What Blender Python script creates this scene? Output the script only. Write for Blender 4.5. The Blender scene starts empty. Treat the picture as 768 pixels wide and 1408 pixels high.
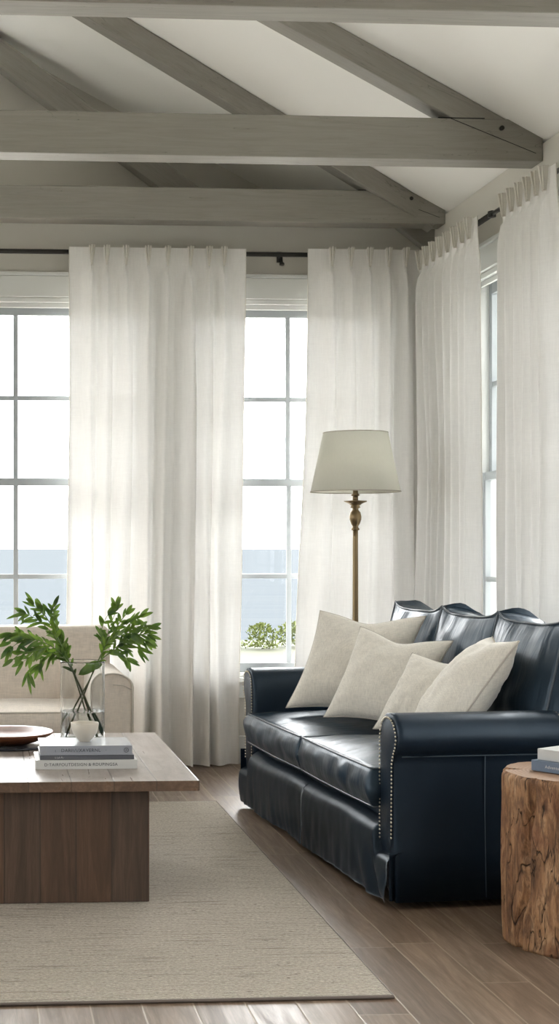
import bpy, bmesh, math, random
from mathutils import Vector, Matrix, noise
C = bpy.context.scene.collection
PI = math.pi
def nz(x, y=0., z=0.): return noise.noise(Vector((x, y, z)))
def sstep(a, b, x):
    t = min(1., max(0., (x-a)/(b-a))); return t*t*(3-2*t)
def lerp(a, b, t): return a+(b-a)*t

# ------------------------------------------------------------------ materials
class NT:
    def __init__(s, name):
        s.m = bpy.data.materials.new(name); s.m.use_nodes = True
        s.n = s.m.node_tree.nodes; s.l = s.m.node_tree.links; s.n.clear()
        s.out = s.n.new('ShaderNodeOutputMaterial'); s.co = None
    def coord(s, scale=(1,1,1), rot=(0,0,0), loc=(0,0,0)):
        if not s.co: s.co = s.n.new('ShaderNodeTexCoord')
        mp = s.n.new('ShaderNodeMapping'); s.l.new(s.co.outputs['Object'], mp.inputs[0])
        mp.inputs['Scale'].default_value = scale; mp.inputs['Rotation'].default_value = rot; mp.inputs['Location'].default_value = loc
        return mp.outputs[0]
    def noise(s, vec, scale, detail=4, rough=.55, dist=0, out=0):
        t = s.n.new('ShaderNodeTexNoise'); s.l.new(vec, t.inputs['Vector'])
        t.inputs['Scale'].default_value = scale; t.inputs['Detail'].default_value = detail
        t.inputs['Roughness'].default_value = rough; t.inputs['Distortion'].default_value = dist
        return t.outputs[out]
    def ramp(s, fac, stops):
        r = s.n.new('ShaderNodeValToRGB'); s.l.new(fac, r.inputs[0]); e = r.color_ramp.elements
        while len(e) < len(stops): e.new(.5)
        for i, (p, c) in enumerate(stops):
            e[i].position = p; e[i].color = (c, c, c, 1) if isinstance(c, (int, float)) else (*c, 1)
        return r.outputs[0]
    def mix(s, fac, a, b, mode='MIX'):
        m = s.n.new('ShaderNodeMix'); m.data_type = 'RGBA'; m.blend_type = mode
        for sock, v in ((m.inputs['Factor'], fac), (m.inputs['A'], a), (m.inputs['B'], b)):
            if isinstance(v, (int, float)): sock.default_value = v if sock == m.inputs['Factor'] else (v, v, v, 1)
            elif isinstance(v, tuple): sock.default_value = (*v, 1)
            else: s.l.new(v, sock)
        # Mix has several sockets named A/B: pick colour ones
        return m.outputs[2]
    def cmix(s, fac, a, b, mode='MIX'):
        m = s.n.new('ShaderNodeMix'); m.data_type = 'RGBA'; m.blend_type = mode
        def put(sock, v, col):
            if isinstance(v, (int, float)): sock.default_value = (v, v, v, 1) if col else v
            elif isinstance(v, tuple): sock.default_value = (*v, 1)
            else: s.l.new(v, sock)
        put(m.inputs[0], fac, False); put(m.inputs[6], a, True); put(m.inputs[7], b, True)
        return m.outputs[2]
    def math(s, op, a, b=0.):
        m = s.n.new('ShaderNodeMath'); m.operation = op
        for i, v in enumerate((a, b)):
            if isinstance(v, (int, float)): m.inputs[i].default_value = v
            else: s.l.new(v, m.inputs[i])
        return m.outputs[0]
    def bump(s, h, strength=.3, dist=.01, prev=None):
        b = s.n.new('ShaderNodeBump'); s.l.new(h, b.inputs['Height'])
        b.inputs['Strength'].default_value = strength; b.inputs['Distance'].default_value = dist
        if prev: s.l.new(prev, b.inputs['Normal'])
        return b.outputs[0]
    def bsdf(s, color, rough=.5, normal=None, metallic=0, **kw):
        p = s.n.new('ShaderNodeBsdfPrincipled')
        def put(k, v):
            if isinstance(v, (int, float)): p.inputs[k].default_value = v
            elif isinstance(v, tuple): p.inputs[k].default_value = (*v, 1)
            else: s.l.new(v, p.inputs[k])
        put('Base Color', color); put('Roughness', rough); put('Metallic', metallic)
        for k, v in kw.items(): put(k.replace('_', ' '), v)
        if normal: s.l.new(normal, p.inputs['Normal'])
        s.l.new(p.outputs[0], s.out.inputs[0]); return p

def plain(name, col, rough=.6, metallic=0, bump=0, bscale=200, var=0, **kw):
    t = NT(name); v = t.coord(); c = col; n = None
    if var:
        c = t.cmix(t.noise(v, 6, 5), tuple(x*(1-var) for x in col), tuple(min(1, x*(1+var)) for x in col))
    if bump: n = t.bump(t.noise(v, bscale, 3), bump, .002)
    t.bsdf(c, rough, n, metallic, **kw); return t.m

def paint_wood(name, col):
    t = NT(name)
    g = t.noise(t.coord((.6, 9, 9)), 6, 6, .6, .6)
    f = t.noise(t.coord((1.2, 30, 30)), 6, 3)
    c = t.cmix(t.ramp(g, [(.3, 0.), (.7, 1.)]), tuple(x*.88 for x in col), tuple(x*1.08 for x in col))
    cr = t.noise(t.coord((.35, 5, 5), loc=(3, 1, 7)), 3, 3, .5, 1.5)
    crack = t.ramp(t.math('ABSOLUTE', t.math('SUBTRACT', cr, .62)), [(0., 1.), (.004, 0.)])
    c = t.cmix(t.math('MULTIPLY', crack, .55), c, tuple(x*.25 for x in col))
    h = t.math('ADD', t.math('MULTIPLY', g, .6), t.math('MULTIPLY', f, .4))
    t.bsdf(c, .55, t.bump(t.math('SUBTRACT', h, crack), .35, .004)); return t.m

def planks(name, width, length, cols, axis='y', rough=.4, gap=.0022, gapcol=(.12,.09,.06), knots=True, bump=.2, worn_skylit=None):
    """plank surface: boards `width` wide running along local axis, staggered ends"""
    t = NT(name)
    if not t.co: t.co = t.n.new('ShaderNodeTexCoord')
    sep = t.n.new('ShaderNodeSeparateXYZ'); t.l.new(t.co.outputs['Object'], sep.inputs[0])
    if axis == 'y': a, b = sep.outputs[0], sep.outputs[1]
    elif axis == 'x': a, b = sep.outputs[1], sep.outputs[0]
    else: a, b = t.math('ADD', sep.outputs[0], sep.outputs[1]), sep.outputs[2]
    row = t.math('DIVIDE', a, width); ri = t.math('FLOOR', row); rf = t.math('FRACT', row)
    wn = t.n.new('ShaderNodeTexWhiteNoise'); wn.noise_dimensions = '1D'; t.l.new(ri, wn.inputs['W'])
    col = t.math('ADD', t.math('DIVIDE', b, length), t.math('MULTIPLY', wn.outputs['Value'], 7.3))
    ci = t.math('FLOOR', col); cf = t.math('FRACT', col)
    idn = t.n.new('ShaderNodeTexWhiteNoise'); idn.noise_dimensions = '2D'
    cb = t.n.new('ShaderNodeCombineXYZ'); t.l.new(ri, cb.inputs[0]); t.l.new(ci, cb.inputs[1]); t.l.new(cb.outputs[0], idn.inputs['Vector'])
    pid = idn.outputs['Value']
    st = {'y': (14, 1.1, 14), 'x': (1.1, 14, 14), 'z': (14, 14, 1.1)}[axis]
    mp = t.n.new('ShaderNodeMapping'); t.l.new(t.co.outputs['Object'], mp.inputs[0]); mp.inputs['Scale'].default_value = st
    off = t.n.new('ShaderNodeCombineXYZ')
    for k in range(3): t.l.new(t.math('MULTIPLY', pid, 37. + 11*k), off.inputs[k])
    t.l.new(off.outputs[0], mp.inputs['Location'])
    grain = t.noise(mp.outputs[0], 1.6, 7, .62, 1.2)
    fine = t.noise(mp.outputs[0], 9, 4, .6, .4)
    base = t.ramp(pid, [(i/(len(cols)-1), c) for i, c in enumerate(cols)])
    c = t.cmix(t.ramp(grain, [(.35, .0), (.62, 1.)]), t.cmix(1., base, .62, 'MULTIPLY'), t.cmix(1., base, 1.1, 'MULTIPLY'))
    c = t.cmix(t.math('MULTIPLY', t.ramp(fine, [(.45, 1.), (.6, 0.)]), .35), c, t.cmix(1., base, .5, 'MULTIPLY'))
    if knots:
        vo = t.n.new('ShaderNodeTexVoronoi'); mk = t.n.new('ShaderNodeMapping'); t.l.new(t.co.outputs['Object'], mk.inputs[0])
        mk.inputs['Scale'].default_value = {'y': (4.5, 1.7, 1), 'x': (1.7, 4.5, 1), 'z': (4.5, 4.5, 1.7)}[axis]
        t.l.new(mk.outputs[0], vo.inputs['Vector']); vo.inputs['Scale'].default_value = 1.
        dn = t.math('ADD', vo.outputs['Distance'], t.math('MULTIPLY', t.math('SUBTRACT', fine, .5), .08))
        c = t.cmix(t.ramp(dn, [(.02, .85), (.09, 0.)]), c, t.cmix(1., base, .22, 'MULTIPLY'))
    if worn_skylit:
        # bleached, scratched upper face, sky reflection also painted into its paleness; edges stay brown
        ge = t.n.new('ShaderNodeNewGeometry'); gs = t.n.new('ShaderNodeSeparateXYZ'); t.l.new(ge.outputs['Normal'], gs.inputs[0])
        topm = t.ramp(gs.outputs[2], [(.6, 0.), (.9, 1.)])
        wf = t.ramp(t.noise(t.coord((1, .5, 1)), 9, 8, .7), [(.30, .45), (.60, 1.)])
        c = t.cmix(t.math('MULTIPLY', t.math('MULTIPLY', wf, topm), worn_skylit[0]), c, worn_skylit[1])
        sc_ = t.noise(t.coord((2.2, 1, 1), loc=(2, 5, 1)), 7, 5, .6, 1.5)
        sk = t.math('MULTIPLY', t.ramp(t.math('ABSOLUTE', t.math('SUBTRACT', sc_, .52)), [(0., 1.), (.006, 0.)]), t.ramp(t.noise(t.coord(), 3.5, 2), [(.48, 0.), (.60, 1.)]))
        c = t.cmix(t.math('MULTIPLY', sk, .8), c, (.06, .04, .03))
    ea = t.math('MINIMUM', rf, t.math('SUBTRACT', 1., rf)); ea = t.math('MULTIPLY', ea, width)
    eb = t.math('MINIMUM', cf, t.math('SUBTRACT', 1., cf)); eb = t.math('MULTIPLY', eb, length)
    e = t.math('MINIMUM', ea, eb)
    g = t.ramp(e, [(0., 1.), (gap, 0.)])
    c = t.cmix(t.math('MULTIPLY', g, .8), c, gapcol)
    h = t.math('SUBTRACT', t.math('MULTIPLY', fine, .3), g)
    t.bsdf(c, t.ramp(grain, [(.3, rough+.12), (.7, rough-.03)]), t.bump(h, bump, .003)); return t.m

def linen(name, col, scale=420, rough=.9, bump=.35):
    t = NT(name)
    a = t.noise(t.coord((1, .08, .08)), scale, 2); b = t.noise(t.coord((.08, .08, 1)), scale, 2); d = t.noise(t.coord((.08, 1, .08)), scale, 2)
    w = t.math('DIVIDE', t.math('ADD', t.math('ADD', a, b), d), 3.)
    c = t.cmix(t.ramp(w, [(.38, 0.), (.62, 1.)]), tuple(x*.84 for x in col), tuple(min(1, x*1.08) for x in col))
    cr = t.noise(t.coord(), 7, 3, .5, .8)
    n = t.bump(cr, .15, .02); n = t.bump(w, bump, .0015, n)
    t.bsdf(c, rough, n, Sheen_Weight=.25, Sheen_Roughness=.5); return t.m

def sheer(name, col, trans, clear):
    t = NT(name)
    v = t.noise(t.coord((1, 1, .03)), 260, 3, .7); h = t.noise(t.coord((.05, .05, 1)), 260, 3, .7)
    slub = t.noise(t.coord((3, 3, .35)), 30, 4, .7)
    w = t.math('ADD', t.math('MULTIPLY', t.math('ADD', v, h), .35), t.math('MULTIPLY', slub, .3))
    c = t.cmix(t.ramp(w, [(.4, 0.), (.6, 1.)]), tuple(x*.93 for x in col), col)
    n = t.bump(w, .15, .001)
    df = t.n.new('ShaderNodeBsdfDiffuse'); tr = t.n.new('ShaderNodeBsdfTranslucent'); tp = t.n.new('ShaderNodeBsdfTransparent')
    t.l.new(c, df.inputs[0]); t.l.new(c, tr.inputs[0]); t.l.new(n, df.inputs['Normal'])
    m1 = t.n.new('ShaderNodeMixShader'); m1.inputs[0].default_value = trans
    t.l.new(df.outputs[0], m1.inputs[1]); t.l.new(tr.outputs[0], m1.inputs[2])
    m2 = t.n.new('ShaderNodeMixShader')
    t.l.new(t.ramp(w, [(.38, clear*1.7), (.62, clear*.4)]), m2.inputs[0])
    t.l.new(m1.outputs[0], m2.inputs[1]); t.l.new(tp.outputs[0], m2.inputs[2]); t.l.new(m2.outputs[0], t.out.inputs[0])
    return t.m

def leather(name, col, rough, wrinkle, scl=(1, 1, 1), crease=None):
    t = NT(name)
    fine = t.noise(t.coord(), 160, 3, .6)
    big = t.noise(t.coord(scl), 6, 4, .55, .9)
    c = t.cmix(t.noise(t.coord(), 5, 5), tuple(x*.75 for x in col), tuple(x*1.35 for x in col))
    n = t.bump(big, wrinkle, .03)
    if crease:
        cs = t.noise(t.coord(crease), 2.2, 3, .5, .5)
        n = t.bump(cs, .30, .02, n)
    n = t.bump(fine, .08, .0008, n)
    t.bsdf(c, t.ramp(t.noise(t.coord(), 9, 4), [(.3, rough-.05), (.7, rough+.08)]), n, Specular_IOR_Level=.45, Specular_Tint=(.70, .86, 1.)); return t.m

M = {}
M['wall'] = plain('wall_paint', (.56, .54, .49), .85, bump=.05, bscale=90)
M['ceiling'] = plain('ceiling_paint', (.84, .83, .795), .9)
M['trim'] = plain('trim_paint', (.62, .63, .61), .45)
M['sash'] = plain('sash_paint', (.34, .365, .38), .4)
M['beam'] = paint_wood('beam_paint', (.262, .248, .218))
M['floor'] = planks('floor_planks', .142, 1.35, [(.25,.175,.12), (.165,.112,.078), (.29,.21,.148), (.205,.145,.10), (.27,.19,.135)], 'y', .34, gap=.0022, gapcol=(.42,.34,.25))
M['tabletop'] = planks('table_top_wood', .147, 2.4, [(.15,.095,.062), (.19,.12,.08), (.125,.08,.052)], 'y', .28, gap=.0016, gapcol=(.07,.05,.035), worn_skylit=(.85, (.40,.36,.325)), bump=.3)
M['tablebase'] = planks('table_base_wood', .125, 3., [(.115,.062,.036), (.085,.055,.038), (.125,.066,.037), (.095,.055,.034)], 'z', .55, gap=.0025, gapcol=(.03,.02,.015), bump=.4)
M['bowlwood'] = planks('bowl_wood', 3., 9., [(.19,.07,.03), (.23,.085,.035)], 'x', .32, gap=.0001, knots=False)
M['linen'] = linen('cushion_linen', (.74, .70, .62))
M['sofalinen'] = linen('armchair_linen', (.62, .55, .47), 300)
M['piping_light'] = plain('linen_piping', (.50, .46, .40), .9)
M['sheer'] = sheer('sheer_linen', (.84, .832, .815), .098, .004)
M['hem'] = sheer('sheer_linen_hem', (.84, .82, .77), .40, .02)
M['leather'] = leather('navy_leather_cushion', (.014, .027, .043), .34, .05, (1., .7, 1.), (1.2, 7, 1.2))
M['leather_back'] = leather('navy_leather_back_cushion', (.014, .027, .043), .34, .05, (1, 1, 1), (6.5, 1.2, 1.2))
M['leather_skirt'] = leather('navy_leather_skirt', (.034, .050, .070), .34, .05)  # lighter copy of the navy leather, left window light put into its colour
M['leather_side'] = leather('navy_leather_panel', (.008, .016, .028), .40, .06)  # darker copy for arms and frame, camera-side shade put into its colour
M['piping_dark'] = plain('navy_piping', (.05, .066, .082), .33)
M['nail'] = plain('brass_nail', (.62, .56, .44), .3, 1)
M['seam'] = plain('stitch_thread', (.07, .10, .13), .6)
M['brass'] = plain('aged_brass', (.23, .17, .095), .38, 1, var=.3)
M['shade'] = None
M['iron'] = plain('dark_iron', (.045, .043, .04), .4, .7)
M['black'] = plain('black_rubber', (.01, .01, .01), .6)
M['ceramic'] = plain('speckled_ceramic', (.62, .57, .48), .35, var=.1, bump=.1)
M['page'] = plain('book_pages', (.62, .61, .57), .8)
M['bk_grey'] = plain('grey_cover', (.30, .32, .36), .28)
M['bk_greytop'] = plain('pale_cover', (.36, .385, .43), .22)
M['bk_dark'] = plain('charcoal_cover', (.10, .105, .12), .4)
M['bk_white'] = plain('white_cover', (.58, .58, .56), .4)
M['bk_blue'] = plain('blue_cover', (.13, .18, .26), .4)
M['ink'] = plain('ink', (.035, .04, .05), .5)
M['inkw'] = plain('white_ink', (.6, .62, .64), .5)
M['tray'] = plain('black_tray', (.02, .022, .03), .25)
M['rugedge'] = plain('rug_binding', (.16, .13, .11), .9)
M['stem'] = plain('leaf_stem', (.11, .17, .045), .5, var=.2)

t = NT('lamp_shade_fabric'); df = t.n.new('ShaderNodeBsdfDiffuse'); tr = t.n.new('ShaderNodeBsdfTranslucent'); mx = t.n.new('ShaderNodeMixShader')
w = t.noise(t.coord((1, 1, .2)), 160, 3); cc = t.cmix(w, (.86, .855, .79), (.92, .91, .85))
t.l.new(cc, df.inputs[0]); t.l.new(cc, tr.inputs[0]); mx.inputs[0].default_value = .55
t.l.new(df.outputs[0], mx.inputs[1]); t.l.new(tr.outputs[0], mx.inputs[2]); t.l.new(mx.outputs[0], t.out.inputs[0]); M['shade'] = t.m

t = NT('olive_leaf'); df = t.n.new('ShaderNodeBsdfPrincipled'); tr = t.n.new('ShaderNodeBsdfTranslucent'); mx = t.n.new('ShaderNodeMixShader')
cc = t.cmix(t.ramp(t.noise(t.coord(), 14, 2), [(.35, 0.), (.65, 1.)]), (.036, .08, .018), (.15, .23, .045))
t.l.new(cc, df.inputs['Base Color']); df.inputs['Roughness'].default_value = .42
cb = t.cmix(1., cc, (1.5, 1.6, .9), 'MULTIPLY'); t.l.new(cb, tr.inputs[0]); mx.inputs[0].default_value = .35
t.l.new(df.outputs[0], mx.inputs[1]); t.l.new(tr.outputs[0], mx.inputs[2]); t.l.new(mx.outputs[0], t.out.inputs[0]); M['leaf'] = t.m

t = NT('clear_glass'); t.bsdf((.97, .985, .985), .0, None, 0, Transmission_Weight=1., IOR=1.46); M['glass'] = t.m
t = NT('clear_water'); t.bsdf((.97, .99, .985), .0, None, 0, Transmission_Weight=1., IOR=1.33); M['water'] = t.m
t = NT('window_glass'); tp = t.n.new('ShaderNodeBsdfTransparent'); gl = t.n.new('ShaderNodeBsdfGlossy'); mx = t.n.new('ShaderNodeMixShader')
gl.inputs['Roughness'].default_value = .0; tp.inputs[0].default_value = (.97, .985, .98, 1)
mx.inputs[0].default_value = .012; t.l.new(tp.outputs[0], mx.inputs[1]); t.l.new(gl.outputs[0], mx.inputs[2]); t.l.new(mx.outputs[0], t.out.inputs[0]); M['pane'] = t.m

t = NT('stump_wood')
g = t.noise(t.coord((5, 5, 1.3)), 3.2, 7, .62, 1.6); g2 = t.noise(t.coord((9, 9, 2.5)), 7, 6, .65, 1.); blot = t.noise(t.coord((1, 1, .8)), 5.5, 4, .6, 1.2)
c = t.ramp(g, [(.28, (.07, .032, .014)), (.42, (.27, .13, .057)), (.55, (.46, .25, .12)), (.72, (.62, .40, .23))])
c = t.cmix(t.math('MULTIPLY', t.ramp(g2, [(.4, 1.), (.55, 0.)]), .6), c, (.085, .04, .02))
c = t.cmix(t.math('MULTIPLY', t.ramp(blot, [(.5, 0.), (.66, 1.)]), .5), c, (.24, .09, .045))
cr = t.noise(t.coord((3.2, 3.2, .8), loc=(1.3, 4, 2)), 2.0, 3, .5, 2.2)
k = t.ramp(t.math('ABSOLUTE', t.math('SUBTRACT', cr, .5)), [(0., 1.), (.010, 0.)])
c = t.cmix(t.math('MULTIPLY', k, .9), c, (.018, .009, .005))
h = t.math('SUBTRACT', t.math('ADD', t.math('MULTIPLY', g, .7), t.math('MULTIPLY', g2, .5)), t.math('MULTIPLY', k, .8))
t.bsdf(c, .6, t.bump(h, .8, .02)); M['stump'] = t.m
t = NT('stump_top_wood')
wv = t.n.new('ShaderNodeTexWave'); wv.wave_type = 'RINGS'; wv.rings_direction = 'Z'; t.l.new(t.coord((1, 1.15, 1)), wv.inputs[0])
wv.inputs['Scale'].default_value = 26; wv.inputs['Distortion'].default_value = 5; wv.inputs['Detail'].default_value = 3; wv.inputs['Detail Scale'].default_value = 1.2
c = t.cmix(wv.outputs['Fac'], (.33, .20, .12), (.44, .29, .19)); c = t.cmix(t.math('MULTIPLY', t.noise(t.coord(), 8, 5), .5), c, (.30, .17, .10))
t.bsdf(c, .6, t.bump(wv.outputs['Fac'], .15, .003)); M['stumptop'] = t.m

t = NT('woven_rug')
wv = t.n.new('ShaderNodeTexWave'); wv.wave_type = 'BANDS'; wv.bands_direction = 'Y'; t.l.new(t.coord(), wv.inputs[0])
wv.inputs['Scale'].default_value = 24; wv.inputs['Distortion'].default_value = 1.6; wv.inputs['Detail'].default_value = 3; wv.inputs['Detail Scale'].default_value = 3
loop = t.noise(t.coord((1, 2.0, 1)), 85, 3, .75); st = t.noise(t.coord((1, 14, 1)), 3.5, 5, .7)
c = t.cmix(t.ramp(loop, [(.3, 0.), (.65, 1.)]), (.33, .285, .225), (.74, .675, .575))
c = t.cmix(t.math('MULTIPLY', t.ramp(wv.outputs['Fac'], [(.0, 1.), (.4, 0.)]), .65), c, (.27, .225, .175))
c = t.cmix(t.math('MULTIPLY', t.ramp(st, [(.56, 0.), (.66, 1.)]), .75), c, (.24, .195, .15))
fl = t.noise(t.coord((1, 2.6, 1)), 34, 3, .6); c = t.cmix(t.ramp(fl, [(.66, 0.), (.72, .9)]), c, (.14, .10, .075))
h = t.math('ADD', wv.outputs['Fac'], t.math('MULTIPLY', loop, .9))
t.bsdf(c, .95, t.bump(h, .9, .006)); M['rug'] = t.m

t = NT('sea_water')
v = t.coord((1, .25, 1)); c = t.cmix(t.ramp(t.noise(t.coord((.02, .35, 1)), 1.2, 5, .6), [(.35, 0.), (.65, 1.)]), (.082, .092, .102), (.094, .103, .109))
df = t.n.new('ShaderNodeBsdfDiffuse'); t.l.new(c, df.inputs[0]); t.l.new(df.outputs[0], t.out.inputs[0]); M['sea'] = t.m
t = NT('coast_grass'); c = t.cmix(t.ramp(t.noise(t.coord((1, .4, 1)), 2.2, 6, .7), [(.35, 0.), (.65, 1.)]), (.026, .033, .008), (.040, .041, .013))
t.bsdf(c, .9); M['lawn'] = t.m
M['bounce_slab'] = plain('pale_bounce_slab', (.80, .78, .74), .9, var=.06)  # pale colour for the unseen slabs that bounce light indoors
M['shrub'] = plain('shrub_leaves', (.17, .20, .06), .8, var=.4)

# ------------------------------------------------------------------ mesh helpers
def B(): return bmesh.new()
def obj(name, bm, mat, parent=None, smooth=True, bevel=0, seg=2, sub=0, auto=None):
    me = bpy.data.meshes.new(name); bmesh.ops.recalc_face_normals(bm, faces=bm.faces) if auto != 'keep' else None
    bm.to_mesh(me); bm.free()
    if mat: me.materials.append(mat)
    o = bpy.data.objects.new(name, me); C.objects.link(o)
    if parent: o.parent = parent
    if smooth:
        for p in me.polygons: p.use_smooth = True
    if bevel:
        b = o.modifiers.new('bevel', 'BEVEL'); b.width = bevel; b.segments = seg; b.limit_method = 'ANGLE'; b.angle_limit = .6
        b.harden_normals = True
    if sub:
        s = o.modifiers.new('sub', 'SUBSURF'); s.levels = sub; s.render_levels = sub
    return o
def box(bm, x0, x1, y0, y1, z0, z1, mt=None):
    r = bmesh.ops.create_cube(bm, size=1)['verts']
    for v in r:
        v.co = Vector((lerp(x0, x1, v.co.x+.5), lerp(y0, y1, v.co.y+.5), lerp(z0, z1, v.co.z+.5)))
        if mt: v.co = mt @ v.co
    return r
def tube(bm, pts, rad, n=8, cap=True, closed=False):
    pts = [Vector(p) for p in pts]; rings = []; N = len(pts)
    up = None
    for i, p in enumerate(pts):
        a = pts[(i-1) % N] if (closed or i > 0) else p; b = pts[(i+1) % N] if (closed or i < N-1) else p
        d = (b-a).normalized() if (b-a).length > 1e-9 else Vector((0, 0, 1))
        if up is None: up = d.orthogonal().normalized()
        up = (up-d*up.dot(d)); up = up.normalized() if up.length > 1e-6 else d.orthogonal().normalized()
        s = d.cross(up); r = rad[i] if isinstance(rad, (list, tuple)) else rad
        rings.append([bm.verts.new(p+(up*math.cos(2*PI*k/n)+s*math.sin(2*PI*k/n))*r) for k in range(n)])
    for i in range(N if closed else N-1):
        A, Bq = rings[i], rings[(i+1) % N]
        for k in range(n): bm.faces.new((A[k], A[(k+1) % n], Bq[(k+1) % n], Bq[k]))
    if cap and not closed: bm.faces.new(rings[0]); bm.faces.new(rings[-1])
def lathe(bm, prof, c=(0, 0, 0), n=40, closed=False):
    rings = []
    for r, z in prof:
        if r < 1e-6: rings.append([bm.verts.new((c[0], c[1], c[2]+z))])
        else: rings.append([bm.verts.new((c[0]+r*math.cos(2*PI*k/n), c[1]+r*math.sin(2*PI*k/n), c[2]+z)) for k in range(n)])
    L = len(rings)
    for i in range(L if closed else L-1):
        a, b = rings[i], rings[(i+1) % L]
        for k in range(n):
            k2 = (k+1) % n
            if len(a) == 1 and len(b) == 1: continue
            if len(a) == 1: bm.faces.new((a[0], b[k], b[k2]))
            elif len(b) == 1: bm.faces.new((a[k], a[k2], b[0]))
            else: bm.faces.new((a[k], a[k2], b[k2], b[k]))
def grid(bm, fn, nu, nv, loopu=False):
    V = [[bm.verts.new(fn(i/nu, j/nv)) for j in range(nv+1)] for i in range(nu + (0 if loopu else 1))]
    for i in range(nu):
        for j in range(nv):
            a, b = V[i], V[(i+1) % len(V)]
            bm.faces.new((a[j], b[j], b[j+1], a[j+1]))
    return V
def prism(bm, poly, axis, a, b):
    def P(p, t):
        return {'x': (t, p[0], p[1]), 'y': (p[0], t, p[1]), 'z': (p[0], p[1], t)}[axis]
    A = [bm.verts.new(P(p, a)) for p in poly]; Bq = [bm.verts.new(P(p, b)) for p in poly]; n = len(poly)
    bm.faces.new(A); bm.faces.new(Bq[::-1])
    for i in range(n): bm.faces.new((A[i], A[(i+1) % n], Bq[(i+1) % n], Bq[i]))
def bar(bm, p0, p1, up, w, h):
    """rectangular bar from p0 to p1 (points on its upper front edge); up = direction of height, depth w along +y"""
    p0, p1, up = Vector(p0), Vector(p1), Vector(up).normalized(); d = Vector((0, 1, 0))
    vs = []
    for p in (p0, p1):
        vs.append([bm.verts.new(q) for q in (p, p+d*w, p+d*w-up*h, p-up*h)])
    a, b = vs
    bm.faces.new(a); bm.faces.new(b[::-1])
    for i in range(4): bm.faces.new((a[i], a[(i+1) % 4], b[(i+1) % 4], b[i]))
def thing(name, label, cat, loc=(0, 0, 0), rz=0, group=None):
    o = bpy.data.objects.new(name, None); C.objects.link(o); o.location = loc; o.rotation_euler = (0, 0, rz)
    o['label'] = label; o['category'] = cat
    if group: o['group'] = group
    o.empty_display_size = .1
    return o
def tag(o, label, cat, group=None, kind=None):
    o['label'] = label; o['category'] = cat
    if group: o['group'] = group
    if kind: o['kind'] = kind
    return o
def struct(name, bm, mat, bevel=0):
    o = obj(name, bm, mat, None, False, bevel); o['kind'] = 'structure'; return o

# ------------------------------------------------------------------ room shell
XR, XL, YB, YG, YF = 2.60, -3.20, 8.15, 9.13, -2.6
ZP, SL, XRG = 3.16, .525, -.30
ZR = ZP+SL*(XR-XRG)
bm = B(); box(bm, XL-.2, XR+.2, YF-.2, YG+.2, -.12, 0); struct('floor', bm, M['floor'])
def wall_with_holes(bm, axis, a0, a1, z0, z1, t0, t1, holes):
    """wall along an axis: holes = [(a_lo, a_hi, z_lo, z_hi)] sorted"""
    def bx(p, q, zz0, zz1):
        if q-p < 1e-4 or zz1-zz0 < 1e-4: return
        if axis == 'x': box(bm, p, q, t0, t1, zz0, zz1)
        else: box(bm, t0, t1, p, q, zz0, zz1)
    c = a0
    for (h0, h1, hz0, hz1) in holes:
        bx(c, h0, z0, z1); bx(h0, h1, z0, hz0); bx(h0, h1, hz1, z1); c = h1
    bx(c, a1, z0, z1)
W1, W2 = (-.66, 1.0), (1.13, 2.41)
ZW0, ZW1 = .50, 2.69
bm = B(); wall_with_holes(bm, 'x', XL, XR, 0, ZP, YB, YB+.20, [(*W1, ZW0, ZW1), (*W2, ZW0, ZW1)])
box(bm, XL, XR, YB+.20, YG, ZP-.12, ZP)
struct('wall_back', bm, M['wall'])
WG_FILL = (-1.75, -.30, 3.30, 4.02)  # unseen gable opening, added to let light into the ceiling recess
def zroof(x): return ZP+SL*(XR-x) if x > XRG else ZP+SL*(x-XL)
bm = B(); prism(bm, [(WG_FILL[1], ZP-.2), (XR+.2, ZP-.2), (XR+.2, zroof(XR+.2)), (WG_FILL[1], zroof(WG_FILL[1])+.01)], 'y', YG, YG+.15)
prism(bm, [(XL-.2, ZP-.2), (WG_FILL[0], ZP-.2), (WG_FILL[0], zroof(WG_FILL[0])+.01), (XL-.2, zroof(XL-.2))], 'y', YG, YG+.15)
box(bm, WG_FILL[0], WG_FILL[1], YG, YG+.15, ZP-.2, WG_FILL[2]); prism(bm, [(WG_FILL[0], WG_FILL[3]), (WG_FILL[1], WG_FILL[3]), (WG_FILL[1], zroof(WG_FILL[1])+.01), (WG_FILL[0], zroof(WG_FILL[0])+.01)], 'y', YG, YG+.15)
struct('wall_gable', bm, M['wall'])
W3, W4 = (6.86, 7.46), (5.15, 6.66)
W5, W6 = (2.6, 4.3), (.4, 2.1)
bm = B(); wall_with_holes(bm, 'y', YF, YG+.15, 0, ZP-.02, XR, XR+.20, [(*W6, ZW0, ZW1), (*W5, ZW0, ZW1), (*W4, ZW0, ZW1), (*W3, ZW0, ZW1)]); struct('wall_right', bm, M['wall'])
WL = [(1.3, 3.5, .1, 2.8), (3.7, 5.8, .1, 2.8), (6.0, 8.0, .1, 2.8)]  # unseen left windows, made large to brighten the room
bm = B(); wall_with_holes(bm, 'y', YF, YG+.15, 0, ZP-.02, XL-.20, XL, WL); struct('wall_left', bm, M['wall'])
WR = [(-2.2, -.6, .15, 2.5)]  # unseen rear window, put in for fill light from behind the camera
bm = B(); wall_with_holes(bm, 'x', XL, XR, 0, ZP, YF-.2, YF, WR)
prism(bm, [(XL-.2, ZP-.05), (XR+.2, ZP-.05), (XRG, ZR+.02)], 'y', YF-.2, YF); struct('wall_front', bm, M['wall'])
bm = B(); prism(bm, [(XR+.25, ZP-SL*.25), (XR+.25, ZP-SL*.25+.15), (XRG, ZR+.15), (XRG, ZR)], 'y', YF-.2, YG+.2)
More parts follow.
